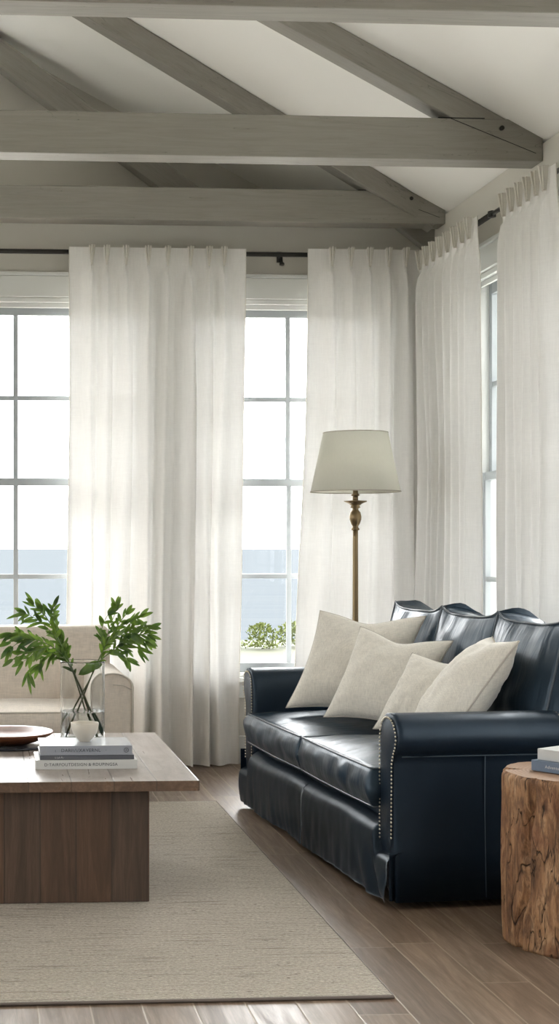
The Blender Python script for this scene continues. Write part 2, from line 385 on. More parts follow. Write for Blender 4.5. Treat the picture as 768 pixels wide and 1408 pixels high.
prism(bm, [(XL-.25, ZP-SL*.25), (XL-.25, ZP-SL*.25+.15), (XRG, ZR+.15), (XRG, ZR)], 'y', YF-.2, YG+.2)
struct('ceiling', bm, M['ceiling'])
bm = B(); box(bm, XL+.001, XR-.001, YB-.016, YB-.001, 0, .16); struct('baseboard_back', bm, M['trim'], .004)
bm = B(); box(bm, XR-.016, XR-.001, YF+.1, YB-.018, 0, .16); struct('baseboard_right', bm, M['trim'], .004)

# windows: every window an empty with its casing, sill, sashes (> muntins, pane)
def window(n, axis, lo, hi, z0, z1, face, side, cols, zmid=1.63, mrows=(2.119, 1.083), gtop=2.60, gbot=.578, simple=False, pane=True, mpos=None):
    """side = +1: outside lies at larger coordinate"""
    w = bpy.data.objects.new('window_%d' % n, None); C.objects.link(w); w['kind'] = 'structure'
    mid = (lo+hi)/2
    w.location = (mid, face, z0) if axis == 'x' else (face, mid, z0)
    def bx(bm, a0, a1, d0, d1, b0, b1):
        a0 -= mid; a1 -= mid; b0 -= z0; b1 -= z0; d0, d1 = sorted((d0*side, d1*side))
        if axis == 'x': box(bm, a0, a1, d0, d1, b0, b1)
        else: box(bm, d0, d1, a0, a1, b0, b1)
    if not simple:
        bm = B(); bx(bm, lo-.065, hi+.065, -.022, 0, z1, z1+.12); bx(bm, lo-.075, hi+.075, -.036, 0, z1+.121, z1+.14)
        bx(bm, lo-.065, lo, -.020, 0, z0-.10, z1); bx(bm, hi, hi+.065, -.020, 0, z0-.10, z1)
        bx(bm, lo-.065, hi+.065, -.018, 0, z0-.12, z0-.03)
        obj('window_casing', bm, M['trim'], w, False, .003)
        bm = B(); bx(bm, lo-.08, hi+.08, -.05, .0, z0-.029, z0); obj('window_sill', bm, M['trim'], w, False, .004)
    bm = B(); jt = .028
    bx(bm, lo+.001, lo+jt, .001, .19, z0+.001, z1-.001); bx(bm, hi-jt, hi-.001, .001, .19, z0+.001, z1-.001)
    bx(bm, lo+jt, hi-jt, .001, .19, z1-.028, z1-.001); bx(bm, lo+jt, hi-jt, .001, .19, z0+.001, z0+.025)
    bx(bm, lo+jt, hi-jt, .03, .045, z1-.055, z1-.028)
    obj('window_jamb', bm, M['trim'], w, False, .003)
    zm = zmid; st = .038
    for (s0, s1, r0, r1, dd, tag_) in ((zm-.02, z1-.03, zm+.022, gtop, .085, 'u'), (z0+.026, zm+.022, gbot, zm-.022, .050, 'l')):
        a0, a1 = lo+jt+.001, hi-jt-.001
        sbm = B(); bx(sbm, a0, a0+st, dd, dd+.033, s0, s1); bx(sbm, a1-st, a1, dd, dd+.033, s0, s1)
        bx(sbm, a0+st, a1-st, dd, dd+.033, r1, s1); bx(sbm, a0+st, a1-st, dd, dd+.033, s0, r0)
        s = obj('sash', sbm, M['sash'], w, False, .003)
        mb = B(); zr = [z for z in mrows if r0 < z < r1]
        ms = mpos or [lerp(a0+st, a1-st, (k+1)/cols) for k in range(cols-1)]
        for m_ in ms: bx(mb, m_-.0135, m_+.0135, dd+.004, dd+.029, r0, r1)
        cuts = [a0+st]+[q for m_ in ms for q in (m_-.0135, m_+.0135)]+[a1-st]
        for z in zr:
            for k in range(0, len(cuts), 2): bx(mb, cuts[k], cuts[k+1], dd+.004, dd+.029, z-.0135, z+.0135)
        obj('muntins', mb, M['sash'], s, False, .002)
        if pane:
            pb = B(); bx(pb, a0+st, a1-st, dd+.014, dd+.019, r0, r1); obj('pane', pb, M['pane'], s, False)
    return w
window(1, 'x', *W1, ZW0, ZW1, YB, 1, 2, mpos=[.175])
window(2, 'x', *W2, ZW0, ZW1, YB, 1, 2, mpos=[1.772])
window(3, 'y', *W3, ZW0, ZW1, XR, 1, 2)
window(4, 'y', *W4, ZW0, ZW1, XR, 1, 3)
window(5, 'y', *W5, ZW0, ZW1, XR, 1, 3)
window(6, 'y', *W6, ZW0, ZW1, XR, 1, 3)
for i, (a, b, c_, d) in enumerate(WL): window(7+i, 'y', a, b, c_, d, XL, -1, 3)
window(20, 'x', WG_FILL[0], WG_FILL[1], WG_FILL[2], WG_FILL[3], YG, 1, 3, zmid=3.66, mrows=(), gtop=3.94, gbot=3.38)  # added gable window, out of view, lighting the recess
for i, (a, b, c_, d) in enumerate(WR): window(10+i, 'x', a, b, c_, d, YF, -1, 3, gtop=2.42, mrows=(2.03, 1.08))

# ------------------------------------------------------------------ roof timbers
def tie_beam(y, zb, h, label, joint=True):
    t_ = thing('tie_beam', label, 'beam', (XL, y, zb), 0, 'painted tie beams across the room')
    bm = B(); box(bm, .001, XR-XL-.001, 0, .135, 0, h)
    o = obj('timber', bm, M['beam'], t_, False, .006)
    if joint:
        for bx_, bz_ in ((5.60, h-.045),):
            bm = B(); tube(bm, [(bx_, -.012, bz_), (bx_, .002, bz_)], .011, 10); obj('bolt', bm, M['iron'], t_)
        bm = B(); p = [(5.36, h-.001), (5.36, h-.004), (5.765, .035), (5.765, .038)]
        prism(bm, p, 'y', -.0015, .002); prism(bm, [(5.30, h-.001), (5.30, h+.002), (5.52, h+.002), (5.52, h-.001)], 'y', -.002, .01)
        obj('joint_gap', bm, M['black'], t_, False)
    return t_
tie_beam(4.72, 3.07, .20, 'painted grey tie beam nearest the camera, across the top of the picture', False)
tie_beam(6.48, 3.055, .195, 'painted grey tie beam in the middle, large bolt at its right end')
tie_beam(7.89, 3.083, .185, 'painted grey tie beam closest to the back windows, just above the curtain rod')
up = Vector((SL, 0, 1)).normalized()
def rafter(y0, y1, xa, xb, h, dz, label, slope=None, z_off=-.002, w=.12):
    """upper edge follows the ceiling from xa (low, right) to xb (high, left)"""
    za = ZP+SL*(XR-xa)+z_off+dz; zb_ = (ZP+SL*(XR-xb)+z_off+dz)
    if slope: zb_ = za+slope*(xa-xb)
    t_ = Vector((xa-xb, 0, za-zb_)).normalized(); n_ = Vector((-t_.z, 0, t_.x))
    bm = B(); L = (Vector((xb, y1, zb_))-Vector((xa, y0, za)))
    # built along local x so the grain follows the timber
    ang = math.atan2(zb_-za, xa-xb); yaw = (y1-y0)/(xa-xb)
    ln = math.hypot(xa-xb, zb_-za)
    for v in box(bm, 0, ln, 0, w, -h, 0): v.co.y += yaw*v.co.x*math.cos(ang)
    o = obj('rafter', bm, M['beam'], None, False, .006)
    o.matrix_world = Matrix.Translation((xa, y0, za)) @ Matrix(((-math.cos(ang), 0, math.sin(ang), 0), (0, 1, 0, 0), (math.sin(ang), 0, math.cos(ang), 0), (0, 0, 0, 1)))
    return tag(o, label, 'rafter', 'painted sloping rafters under the ceiling')
rafter(6.484, 6.47, 2.59, -.28, .118, 0, 'sloping grey rafter that meets the bolted right end of the middle tie beam')
rafter(7.905, 7.49, 2.59, -.28, .115, 0, 'sloping grey rafter that meets the tie beam closest to the back windows')
rafter(8.85, 8.85, 1.80, -.28, .155, -.40, 'steep sloping grey rafter at upper left in front of the gable', slope=.735)
rafter(4.74, 4.72, 2.59, -.28, .118, 0, 'sloping grey rafter above the tie beam nearest the camera')
for sy, s_ in ((4.74, 'nearest the camera'), (6.455, 'in the middle of the room'), (7.8, 'by the back windows')):
    bm = B(); L_ = math.hypot(2.88, 1.51)
    box(bm, 0, L_, 0, .12, -.118, 0); o = obj('rafter', bm, M['beam'], None, False, .006); ang = math.atan2(SL, 1)
    o.matrix_world = Matrix.Translation((XL+.01, sy, ZP)) @ Matrix.Rotation(-ang, 4, 'Y')
    tag(o, 'grey rafter on the left roof slope '+s_, 'rafter', 'painted sloping rafters under the ceiling')
bm = B(); prism(bm, [(2.33, 3.15), (2.599, 3.15), (2.599, 2.985), (2.545, 2.985)], 'y', 8.08, 8.149); o = struct('trim_1', bm, M['beam'], .004)

# ------------------------------------------------------------------ curtains
def curtain(origin, along, room, length, pleats, z_top, z_bot, drift, seed, label, amp=.03, slant=(0, 0)):
    """origin at the rod; along = unit direction; room = unit direction into the room; pleats = positions along top (m)"""
    A, R = Vector(along), Vector(room); H = z_top-z_bot
    root = thing('curtain', label, 'curtain', (origin[0], origin[1], z_bot), 0, 'cream pinch pleat linen curtains')
    pl = [-.04]+list(pleats)+[length+.04]
    rnd = random.Random(seed); ph = [rnd.uniform(-.35, .35) for _ in pl]
    def phase(s):
        for i in range(len(pl)-1):
            if s <= pl[i+1]: return i+(s-pl[i])/(pl[i+1]-pl[i])
        return len(pl)-1
    def off(s, t):
        p = phase(s); i = int(round(p)); i = min(max(i, 0), len(pl)-1)
        wob = .45*nz(p*.55+seed, t*1.2, seed)*sstep(.02, .5, t)
        a = amp*(sstep(.02, .09, t)*.75+.5*t)*(.65+.7*abs(nz(p*.9, seed*3.1)))
        y = a*math.cos(2*PI*(p+wob))-.006
        y += .22*a*math.cos(4*PI*(p+wob*1.3)+ph[i])
        y += .018*nz(s*9+seed, t*1.6)*sstep(.05, .6, t)
        d = min((abs(s-q), q) for q in pleats) if pleats else (9, 0)
        pin = sstep(.050, .040, t)      # pinch region at the top
        dd = s-d[1]
        if pleats:
            tw = .0050+.0075*abs(t-.036)/.036
            ridge = max(0, 1-(abs(dd)/(tw*1.5))**4)*(1-.65*math.exp(-(dd/.0028)**2))
            y += .010*pin*ridge
            y += .026*(1-pin)*math.exp(-(dd/(.010+.07*t))**2)*math.exp(-t*2.2)
        return y
    nu = int(length/.0021); nv = 100
    def fn_(voff, t0=0., t1=1.):
        def fn(u, v):
            t = lerp(t0, t1, v); s = u*length
            y = off(s, t)+voff
            ss = s+lerp(drift[0], drift[1], u)*sstep(0, 1, t)
            ss += .028*math.sin(2*PI*phase(s)+.9)*sstep(.03, .35, t)*(.6+.4*math.sin(phase(s)*1.7+seed))
            zz = z_top-H*t+(.003*math.exp(-((min(abs(s-q) for q in pleats))/.010)**2) if t < .006 else 0)
            if t > .985: y += .02*nz(s*7+seed*2)*(t-.985)/.015
            return Vector((0, 0, zz-z_bot))+A*ss+R*y
        return fn
    bm = B(); grid(bm, fn_(0), nu, nv); o = obj('drape', bm, M['sheer'], root)
    bm = B(); grid(bm, fn_(-.003, .001, .042), nu, 8); obj('heading', bm, M['hem'], root)
    bm = B(); grid(bm, fn_(-.003, .957, .999), nu, 6); obj('hem', bm, M['hem'], root)
    bm = B()
    for u in (0, 1):
        f = fn_(0); tube(bm, [f(u, j/60)+Vector((0, 0, -.001)) for j in range(61)], .0022, 5)
    obj('side_seam', bm, M['hem'], root)
    for q in pleats:
        bm = B()
        for k in (-1, 0, 1):
            pts, rad = [], []
            for i in range(11):
                f = i/10; z = (H+.006)-.108*f
                spread = .0125*(1-f)**.8+.0015
                dep = (.030 if k == 0 else .019)*(1-.55*f)+.010
                base = fn_(0)(q/length, .036*f)
                pts.append(Vector((0, 0, z))+A*(q+k*spread)+R*(dep)); rad.append((.0052 if k else .0056)*(1-.35*f)*(1.0 if i < 10 else .3))
            tube(bm, pts, rad, 8)
            # web from the finger back to the cloth
            for a_, b_ in zip(pts[:-1], pts[1:]):
                w0 = [a_, b_, b_-R*(b_.dot(R)+.004), a_-R*(a_.dot(R)+.004)]
                bm.faces.new([bm.verts.new(v_) for v_ in w0])
        tube(bm, [Vector((0, 0, H-.100))+A*(q-.006)+R*.02, Vector((0, 0, H-.100))+A*(q+.006)+R*.02], .0045, 6)
        obj('pinch_pleat', bm, M['hem'], root)
    return root
YR = 8.03
def px_pl(xs, x0): return [x-x0 for x in xs]
curtain((.474, YR, 0), (1, 0, 0), (0, -1, 0), 1.012, [.128, .213, .322, .448, .560, .690, .797, .883], 2.958, .008, (-.03, -.035), 3,
        'wide cream sheer curtain with eight pinch pleats between the two back windows', .042)
curtain((1.845, YR, 0), (1, 0, 0), (0, -1, 0), .66, [.135, .245, .355, .465, .565], 2.965, .01, (-.085, .02), 11,
        'cream sheer curtain behind the floor lamp, on the back wall by the corner', .038)
curtain((2.47, 7.02, 0), (0, 1, 0), (-1, 0, 0), .96, [.07, .17, .28, .40, .52, .64, .76, .88], 2.925, .01, (-.02, .0), 21,
        'cream sheer curtain on the right wall next to the corner', .036)
curtain((2.47, 6.03, 0), (0, 1, 0), (-1, 0, 0), .64, [.08, .17, .27, .37, .47, .57], 2.925, .01, (.0, -.01), 31,
        'cream sheer curtain on the right wall nearest the camera', .038)

r = thing('curtain_rod', 'dark slim curtain rod along the back wall above the windows', 'curtain rod', (0, YR+.035, 2.935))
bm = B(); tube(bm, [(-1.4, 0, 0), (2.47, 0, 0)], .0135, 12); obj('pole', bm, M['iron'], r)
for x in (-.2, 1.70):
    bm = B(); tube(bm, [(x, .084, -.005), (x, .012, -.005), (x, .012, -.03), (x, .0, -.045)], .007, 8); lathe(bm, [(0, -.012), (.013, -.008), (.015, 0), (.013, .008), (0, .012)], (x, 0, -.055), 14)
    box(bm, x-.014, x+.014, 0.070, .0849, -.03, .03); obj('bracket', bm, M['iron'], r, True)
r = thing('curtain_rod', 'dark telescoping curtain rod sloping away along the right wall', 'curtain rod', (2.50, 0, 2.900))
bm = B(); tube(bm, [(0, 5.0, 0), (0, 6.9, 0)], .011, 12); tube(bm, [(0, 6.86, 0), (0, 8.03, 0)], .015, 12); lathe(bm, [(.0, -.02), (.02, -.014), (.02, .014), (0, .02)], (0, 6.88, 0), 14); obj('pole', bm, M['iron'], r)
for y in (5.5, 6.80):
    bm = B(); tube(bm, [(0, y, 0), (.05, y, .0), (.09, y, .0)], .007, 8); box(bm, .082, .0995, y-.012, y+.012, -.05, .015); obj('bracket', bm, M['iron'], r, True)
for y in (6.0,):
    bm = B(); tube(bm, [(0, y, -.012), (0, y, -.06)], .006, 8); lathe(bm, [(0, -.012), (.011, 0), (0, .012)], (0, y, -.065), 10); obj('ring_clip', bm, M['iron'], r, True)

# ------------------------------------------------------------------ rug
bm = B(); box(bm, -2.1, 1.125, 3.868, 6.89, .0005, .011)
r = obj('area_rug', bm, M['rug'], None, False, .003); tag(r, 'large flat woven oatmeal rug under the coffee table', 'rug')
bm = B(); tube(bm, [(-2.1, 3.867, .006), (1.127, 3.867, .006), (1.127, 6.89, .006), (-2.1, 6.89, .006)], .0055, 6, closed=True)
obj('binding', bm, M['rugedge'], r)

# ------------------------------------------------------------------ soft boxes
def boxcushion(bm, w, d, h, crown=.03, crown_b=.01, rnd_=.02, bulge=.012, ear=0., n=26, wr=0., seed=0, sagx=0.):
    """box cushion centred in x,y, base z=0; returns top and bottom seam loops"""
    def pos(u, v, k):
        # u,v in -1..1 on the face; k = 1 top, 0 bottom
        cr = crown if k else -crown_b
        z = (h if k else 0)+cr*(1-abs(u)**2.6)*(1-abs(v)**2.6)
        e = ear*(abs(u)**9)*(abs(v)**9) if k else 0
        x = u*w/2*(1+.0*k); y = v*d/2
        if wr: z += wr*nz(u*2.3+seed, v*3.1, k*5.)*(1-abs(u)**6)
        x *= 1-.02*(1-abs(v)**2)*(abs(u)**3)*(-1 if True else 1)
        return Vector((x, y, z+e))
    T = [[bm.verts.new(pos(-1+2*i/n, -1+2*j/n, 1)) for j in range(n+1)] for i in range(n+1)]
    Bt = [[bm.verts.new(pos(-1+2*i/n, -1+2*j/n, 0)) for j in range(n+1)] for i in range(n+1)]
    for i in range(n):
        for j in range(n):
            bm.faces.new((T[i][j], T[i+1][j], T[i+1][j+1], T[i][j+1])); bm.faces.new((Bt[i][j+1], Bt[i+1][j+1], Bt[i+1][j], Bt[i][j]))
    idx = [(i, 0) for i in range(n)]+[(n, j) for j in range(n)]+[(i, n) for i in range(n, 0, -1)]+[(0, j) for j in range(n, 0, -1)]
    K = 8; prev = [T[i][j] for i, j in idx]
    for k in range(1, K+1):
        if k == K: cur = [Bt[i][j] for i, j in idx]
        else:
            cur = []
            for q, (i, j) in enumerate(idx):
                a, b = T[i][j].co, Bt[i][j].co; f = k/K; p = a.lerp(b, f)
                u, v = -1+2*i/n, -1+2*j/n
                out = Vector((u if abs(u) > .999 else 0, v if abs(v) > .999 else 0, 0))
                bl = bulge*math.sin(PI*f)*(1+.6*nz(q*.35, f*2, seed))
                cur.append(bm.verts.new(p+out*bl))
        L = len(idx)
        for q in range(L): bm.faces.new((prev[q], cur[q], cur[(q+1) % L], prev[(q+1) % L]))
        prev = cur
    return [T[i][j].co.copy() for i, j in idx], [Bt[i][j].co.copy() for i, j in idx]

# ------------------------------------------------------------------ navy leather sofa (local x = depth, local y = length)
sofa = thing('leather_sofa', 'navy blue leather sofa with rolled arms, nailhead trim and skirt', 'sofa', (1.405, 4.80, 0), math.radians(4.5))
SLN = 1.98; AW = .145
# body deck + back frame
bm = B(); box(bm, .03, .93, .06, SLN-.06, .05, .33); obj('deck', bm, M['leather_side'], sofa, True, .02)
def back_prof():
    return [(.90, .06), (.985, .06), (.995, .5), (1.0, .76), (.99, .80), (.965, .82), (.94, .81), (.925, .77), (.90, .34), (.90, .30)]
bm = B(); prism(bm, back_prof(), 'y', .03, SLN-.03); obj('back_frame', bm, M['leather_side'], sofa, True, .012)
def arm(near):
    sgn = 1 if near else -1; base = 0 if near else SLN
    def L(l): return base+sgn*l
    # profile in (l, z): inside face up, over the roll, down the outside
    prof = [(AW, .10), (AW, .30), (AW, .48), (AW-.002, .575), (AW-.008, .62), (AW-.028, .652), (AW-.058, .668), (AW-.09, .672), (AW-.122, .667), (AW-.150, .650),
            (AW-.170, .622), (AW-.177, .592), (AW-.170, .562), (AW-.150, .540), (AW-.128, .530), (AW-.125, .50), (AW-.127, .35), (AW-.132, .20), (AW-.142, .028)]
    bm = B(); X0, X1 = .0, .60
    rings = []
    stations = [(.0, 0), (.004, .006), (.02, .010)]+[(x, .010+.004*nz(x*6, 3)) for x in [.1, .2, .3, .4, .5, .58, .6]]
    for k, (x, g) in enumerate(stations):
        ring = []
        for (l, z) in prof:
            cx_, cz_ = AW/2, .5
            gl = -g*.0
            q = -.006 if k == 0 else 0
            l2 = l+(.004 if l > cx_ else -.004)*(1 if k else -1); z2 = z+(.003 if k else -.003) if z > .53 else z
            l2 += .0035*nz(x*9, z*7, 2 if near else 5)*(1 if k else 0)
            ring.append(bm.verts.new((x, L(l2), z2)))
        rings.append(ring)
    for a, b in zip(rings[:-1], rings[1:]):
        for i in range(len(prof)-1): bm.faces.new((a[i], a[i+1], b[i+1], b[i]))
    bm.faces.new(rings[0]); bm.faces.new(rings[-1])
    for a, b in zip(rings[:-1], rings[1:]): bm.faces.new((a[0], a[-1], b[-1], b[0]))
    a_ = obj('arm', bm, M['leather_side'], sofa, True)
    # rear outer panel under the roll running to the back
    bm = B(); y0, y1 = sorted((L(.012), L(.10))); box(bm, .595, .93, y0, y1, .03, .60)
    y0, y1 = sorted((L(-.022), L(AW-.01))); box(bm, .60, .90, y0, y1, .56, .66); obj('arm_rear', bm, M['leather_side'], sofa, True, .025, 4)
    # front facing panel with nails
    face = [(AW-.012, .215), (AW-.010, .45), (AW-.011, .58), (AW-.018, .618), (AW-.036, .643), (AW-.06, .656), (AW-.09, .660), (AW-.118, .655), (AW-.143, .640), (AW-.160, .615), (AW-.166, .590), (AW-.158, .562), (AW-.140, .535), (AW-.126, .50), (AW-.124, .35), (AW-.122, .235), (AW-.10, .20)]
    bm = B(); N = len(face); c0 = Vector((-.016, L(AW/2), .45))
    outer = [bm.verts.new((-.002, L(l), z)) for l, z in face]
    mid_ = [bm.verts.new((-.004, L(lerp(l, AW/2 if z < .53 else AW/2-.02, .12)), z-.003 if z > .5 else z+.003)) for l, z in face]
    for i in range(N): bm.faces.new((outer[i], outer[(i+1) % N], mid_[(i+1) % N], mid_[i]))
    bm.faces.new(mid_)
    f_ = obj('arm_panel', bm, M['leather_side'], a_, True, .0)
    bm = B(); path = [Vector((-.004, L(l), z)) for l, z in face[:-1]]
    acc = 0; last = path[0]
    for p, q in zip(path[:-1], path[1:]):
        d = (q-p).length; s = -acc
        while s+.0135 <= d:
            s += .0135; c_ = p.lerp(q, s/d)
            mt = Matrix.Translation(c_+Vector((-.002, 0, 0))) @ Matrix.Diagonal((.6, 1, 1, 1))
            bmesh.ops.create_icosphere(bm, subdivisions=1, radius=.0048, matrix=mt)
        acc = d-s
    obj('nailhead_trim', bm, M['nail'], a_, True)
    # seams
    ys = L(.008)
    bm = B(); tube(bm, [(.33, L(AW-.132-.0035), .525), (.33, L(AW-.133), .35), (.33, L(AW-.145), .035)], .0018, 5)
    tube(bm, [(.03, L(AW-.131), .527), (.59, L(AW-.131), .527)], .0025, 5); obj('seam', bm, M['seam'], a_)
    if near:
        bm = B()
        for k in range(9):
            a = PI*.5-k*.22
            bmesh.ops.create_icosphere(bm, subdivisions=1, radius=.0048, matrix=Matrix.Translation((.603, L(AW-.09-.087*math.cos(a)-.002), .590+.08*math.sin(a))))
        obj('nailhead_trim', bm, M['nail'], a_)
    return a_
arm(True); arm(False)
# seat cushions
SW = (SLN-2*AW)/2
for k in range(2):
    cy_ = AW+SW*(k+.5)
    bm = B(); top, bot = boxcushion(bm, .70, SW-.006, .135, .042, .004, bulge=.022, wr=.007, seed=k*7+2, n=34)
    o = obj('seat_cushion', bm, M['leather'], sofa, True); o.location = (.325, cy_, .333)
    bm = B(); tube(bm, top, .0042, 6, closed=True); tube(bm, bot, .0042, 6, closed=True); pp = obj('piping', bm, M['piping_dark'], o)
# back cushions
BW = (SLN-2*AW)/3
for k in range(3):
    bm = B(); top, bot = boxcushion(bm, BW-.008, .215, .0, 0, 0, n=4) if False else (None, None); bm.free()
    bm = B(); th = .20
    # local: x = width, y = height, z = thickness (front face = top)
    top, bot = boxcushion(bm, BW-.006, .475, th, .040, .01, bulge=.012, wr=.009, seed=20+k*3, n=30)
    for v in bm.verts:
        e = max(0, v.co.y/.2375); f = abs(v.co.x)/(BW/2)
        v.co.y += .028*(f**6)*(e**4)-.006*(1-f**2)*e
    def ear_(p):
        e = max(0, p.y/.2375); f = abs(p.x)/(BW/2); q = p.copy(); q.y += .028*(f**6)*(e**4)-.006*(1-f**2)*e; return q
    o = obj('back_cushion', bm, M['leather_back'], sofa, True)
    # orient: width along sofa length (y), height up with lean, thickness toward front (-x)
    lean = math.radians(13)
    ex = Vector((0, 1, 0)); ey = Vector((math.sin(lean), 0, math.cos(lean))); ez = Vector((-math.cos(lean), 0, math.sin(lean)))
    R_ = Matrix((ex, ey, ez)).transposed().to_4x4()
    o.matrix_local = Matrix.Translation((.835, AW+BW*(k+.5), .692)) @ R_
    bm = B(); tube(bm, [ear_(p) for p in top], .0045, 6, closed=True); tube(bm, [ear_(p) for p in bot], .0045, 6, closed=True); obj('piping', bm, M['piping_dark'], o)
# skirt
def skirt_fn(y0, y1, seed, kick0, kick1):
    def fn(u, v):
        y = lerp(y0, y1, u); z = lerp(lerp(.200, .292, sstep(.125, .15, y)*sstep(SLN-.125, SLN-.15, y)) if True else 0, .026, v)
        x = -.004-.020*sstep(0, .22, v)-.006*math.sin(PI*v)
        dn = min(u, 1-u)
        x += .010*nz(y*9+seed, v*1.4)*v+.006*nz(y*23+seed, v*2)*v
        # diagonal drag folds close to the near front corner
        q = math.exp(-((y-.10)/.20)**2)
        x += .013*q*math.sin((y*34+v*5.0))*sstep(.15, .8, v)
        x += .014*sstep(.06, 0, v)*0
        if v < .12: x += .030*(1-v/.12)**2
        return Vector((x, y, z-.004*math.sin(y*9)))
    return fn
for (y0, y1, sd) in ((.004, .985, 1), (.989, SLN+.012, 5)):
    bm = B(); grid(bm, skirt_fn(y0, y1, sd, 0, 0), 90, 26)
    bmesh.ops.solidify(bm, geom=bm.faces[:], thickness=.004)
    obj('skirt', bm, M['leather_skirt'], sofa, True)
bm = B(); grid(bm, lambda u, v: Vector((lerp(-.020, .012, u), .004-.006*math.sin(u*PI*2)*v+.006*u, lerp(.198, .034, v))), 14, 10)
bmesh.ops.solidify(bm, geom=bm.faces[:], thickness=.003); obj('corner_pleat', bm, M['leather_side'], sofa, True)
bm = B(); grid(bm, lambda u, v: Vector((lerp(-.02, .05, u), SLN+.014+.006*math.sin(u*PI)*v, lerp(.28, .03, v))), 14, 10)
bmesh.ops.solidify(bm, geom=bm.faces[:], thickness=.003); obj('corner_pleat', bm, M['leather_side'], sofa, True)
for (x, y) in ((.05, .12), (.05, SLN+.0), (.9, .12), (.9, SLN-.1)):
    bm = B(); tube(bm, [(x-.0, y-.012, .018), (x, y+.012, .018)], .0175, 14); tube(bm, [(x, y, .018), (x, y, .06)], .006, 8); obj('caster', bm, M['black'], sofa, True)

# ------------------------------------------------------------------ throw pillows
def pillow(TL, TR, BL, BR, thick, label, seed, dent=0.):
    TL, TR, BL, BR = [Vector(q)+Vector((0, 0, .008)) for q in (TL, TR, BL, BR)]; cen = (TL+TR+BL+BR)/4
    nrm = ((TR-TL).cross(TL-BL)).normalized()
    root = thing('throw_pillow', label, 'cushion', cen, 0, 'cream linen pillows on the leather sofa')
    n = 34
    def pl(u, v):
        # pinch the edge midpoints inwards so that the corners read as points
        uu = u*(1-.105*(1-v*v)); vv = v*(1-.105*(1-u*u))
        a, b = (uu+1)/2, (vv+1)/2
        p = (BL*(1-a)*(1-b)+BR*a*(1-b)+TL*(1-a)*b+TR*a*b)
        p -= (TL-BL).normalized()*dent*math.exp(-(u/.45)**2)*sstep(-.2, 1, v)
        return p-cen
    def th(u, v):
        e = max(0, (1-abs(u)**2.2))*max(0, (1-abs(v)**2.2))
        return thick*.5*e**.5
    bm = B(); S = []
    for s in (1, -1):
        G = []
        for i in range(n+1):
            row = []
            for j in range(n+1):
                u, v = math.sin((-1+2*i/n)*PI/2), math.sin((-1+2*j/n)*PI/2)
                t_ = th(u, v); w_ = .010*nz(u*2.5+seed, v*2.5, s*3)*min(1, t_*20)+.004*nz(u*7+seed, v*7, s)*min(1, t_*20)
                row.append(bm.verts.new(pl(u, v)+nrm*s*(t_+w_)))
            G.append(row)
        for i in range(n):
            for j in range(n):
                f = (G[i][j], G[i+1][j], G[i+1][j+1], G[i][j+1]); bm.faces.new(f if s > 0 else f[::-1])
        S.append(G)
    bmesh.ops.remove_doubles(bm, verts=bm.verts[:], dist=.0004)
    obj('pillow_cover', bm, M['linen'], root, True)
    m = 24; rim = [pl(-1+2*i/m, -1) for i in range(m)]+[pl(1, -1+2*i/m) for i in range(m)]+[pl(1-2*i/m, 1) for i in range(m)]+[pl(-1, 1-2*i/m) for i in range(m)]
    bm = B(); tube(bm, rim, .0036, 6, closed=True); obj('piping', bm, M['piping_light'], root)
pillow((1.53, 6.417, .953), (1.95, 6.19, .937), (1.353, 6.33, .52), (1.78, 6.10, .50), .17, 'rearmost cream linen pillow leaning at the far arm of the sofa', 1, .03)
pillow((1.64, 6.13, .896), (1.94, 5.796, .853), (1.458, 6.05, .51), (1.76, 5.72, .495), .17, 'second cream linen pillow, sharp corner raised in front of the rearmost one', 5, .03)
pillow((1.74, 5.70, .812), (1.95, 5.40, .79), (1.565, 5.65, .51), (1.74, 5.36, .495), .15, 'lower cream linen pillow behind the one at the near arm', 9, .01)
pillow((1.99, 5.47, .891), (1.92, 5.01, .905), (1.655, 5.47, .525), (1.655, 5.09, .49), .19, 'cream linen pillow propped behind the near rolled arm, seam facing out', 14, .015)

# ------------------------------------------------------------------ floor lamp
lamp = thing('floor_lamp', 'aged brass floor lamp with cream drum shade behind the sofa arm', 'lamp', (1.905, 7.22, 0))
bm = B(); lathe(bm, [(0, 0), (.145, 0), (.15, .008), (.14, .02), (.09, .03), (.05, .045), (.03, .075), (.022, .10), (0, .10)]); obj('base', bm, M['brass'], lamp)
bm = B(); lathe(bm, [(.0, .09), (.0165, .09), (.016, .5), (.0135, 1.30), (.0135, 1.345), (0, 1.345)], n=24); obj('pole', bm, M['brass'], lamp)
bm = B(); lathe(bm, [(0, 1.338), (.020, 1.340), (.021, 1.348), (.015, 1.354), (.014, 1.36), (.022, 1.372), (.030, 1.395), (.031, 1.41), (.026, 1.432), (.016, 1.444), (.015, 1.452), (.026, 1.458), (.020, 1.466), (.036, 1.478), (.058, 1.487), (.059, 1.491), (.03, 1.493), (.014, 1.495), (.0135, 1.515), (.021, 1.519), (.021, 1.524), (.0135, 1.528), (.0135, 1.57), (0, 1.57)], n=32)
obj('candlestick_neck', bm, M['brass'], lamp)
bm = B(); lathe(bm, [(.229, 1.536), (.164, 1.845), (.1625, 1.845), (.2275, 1.536)], n=64, closed=True); sh = obj('lamp_shade', bm, M['shade'], lamp)
bm = B(); tube(bm, [(.229*math.cos(a*PI/32), .229*math.sin(a*PI/32), 1.539) for a in range(64)], .003, 6, closed=True); obj('lower_trim', bm, M['piping_light'], sh); bm = B(); tube(bm, [(.164*math.cos(a*PI/32), .164*math.sin(a*PI/32), 1.843) for a in range(64)], .0025, 6, closed=True); obj('upper_trim', bm, M['piping_light'], sh)
bm = B(); tube(bm, [(0, 0, 1.57), (0, 0, 1.83)], .004, 8)
for k in range(3): tube(bm, [(0, 0, 1.825), (.162*math.cos(k*2.094), .162*math.sin(k*2.094), 1.835)], .002, 6)
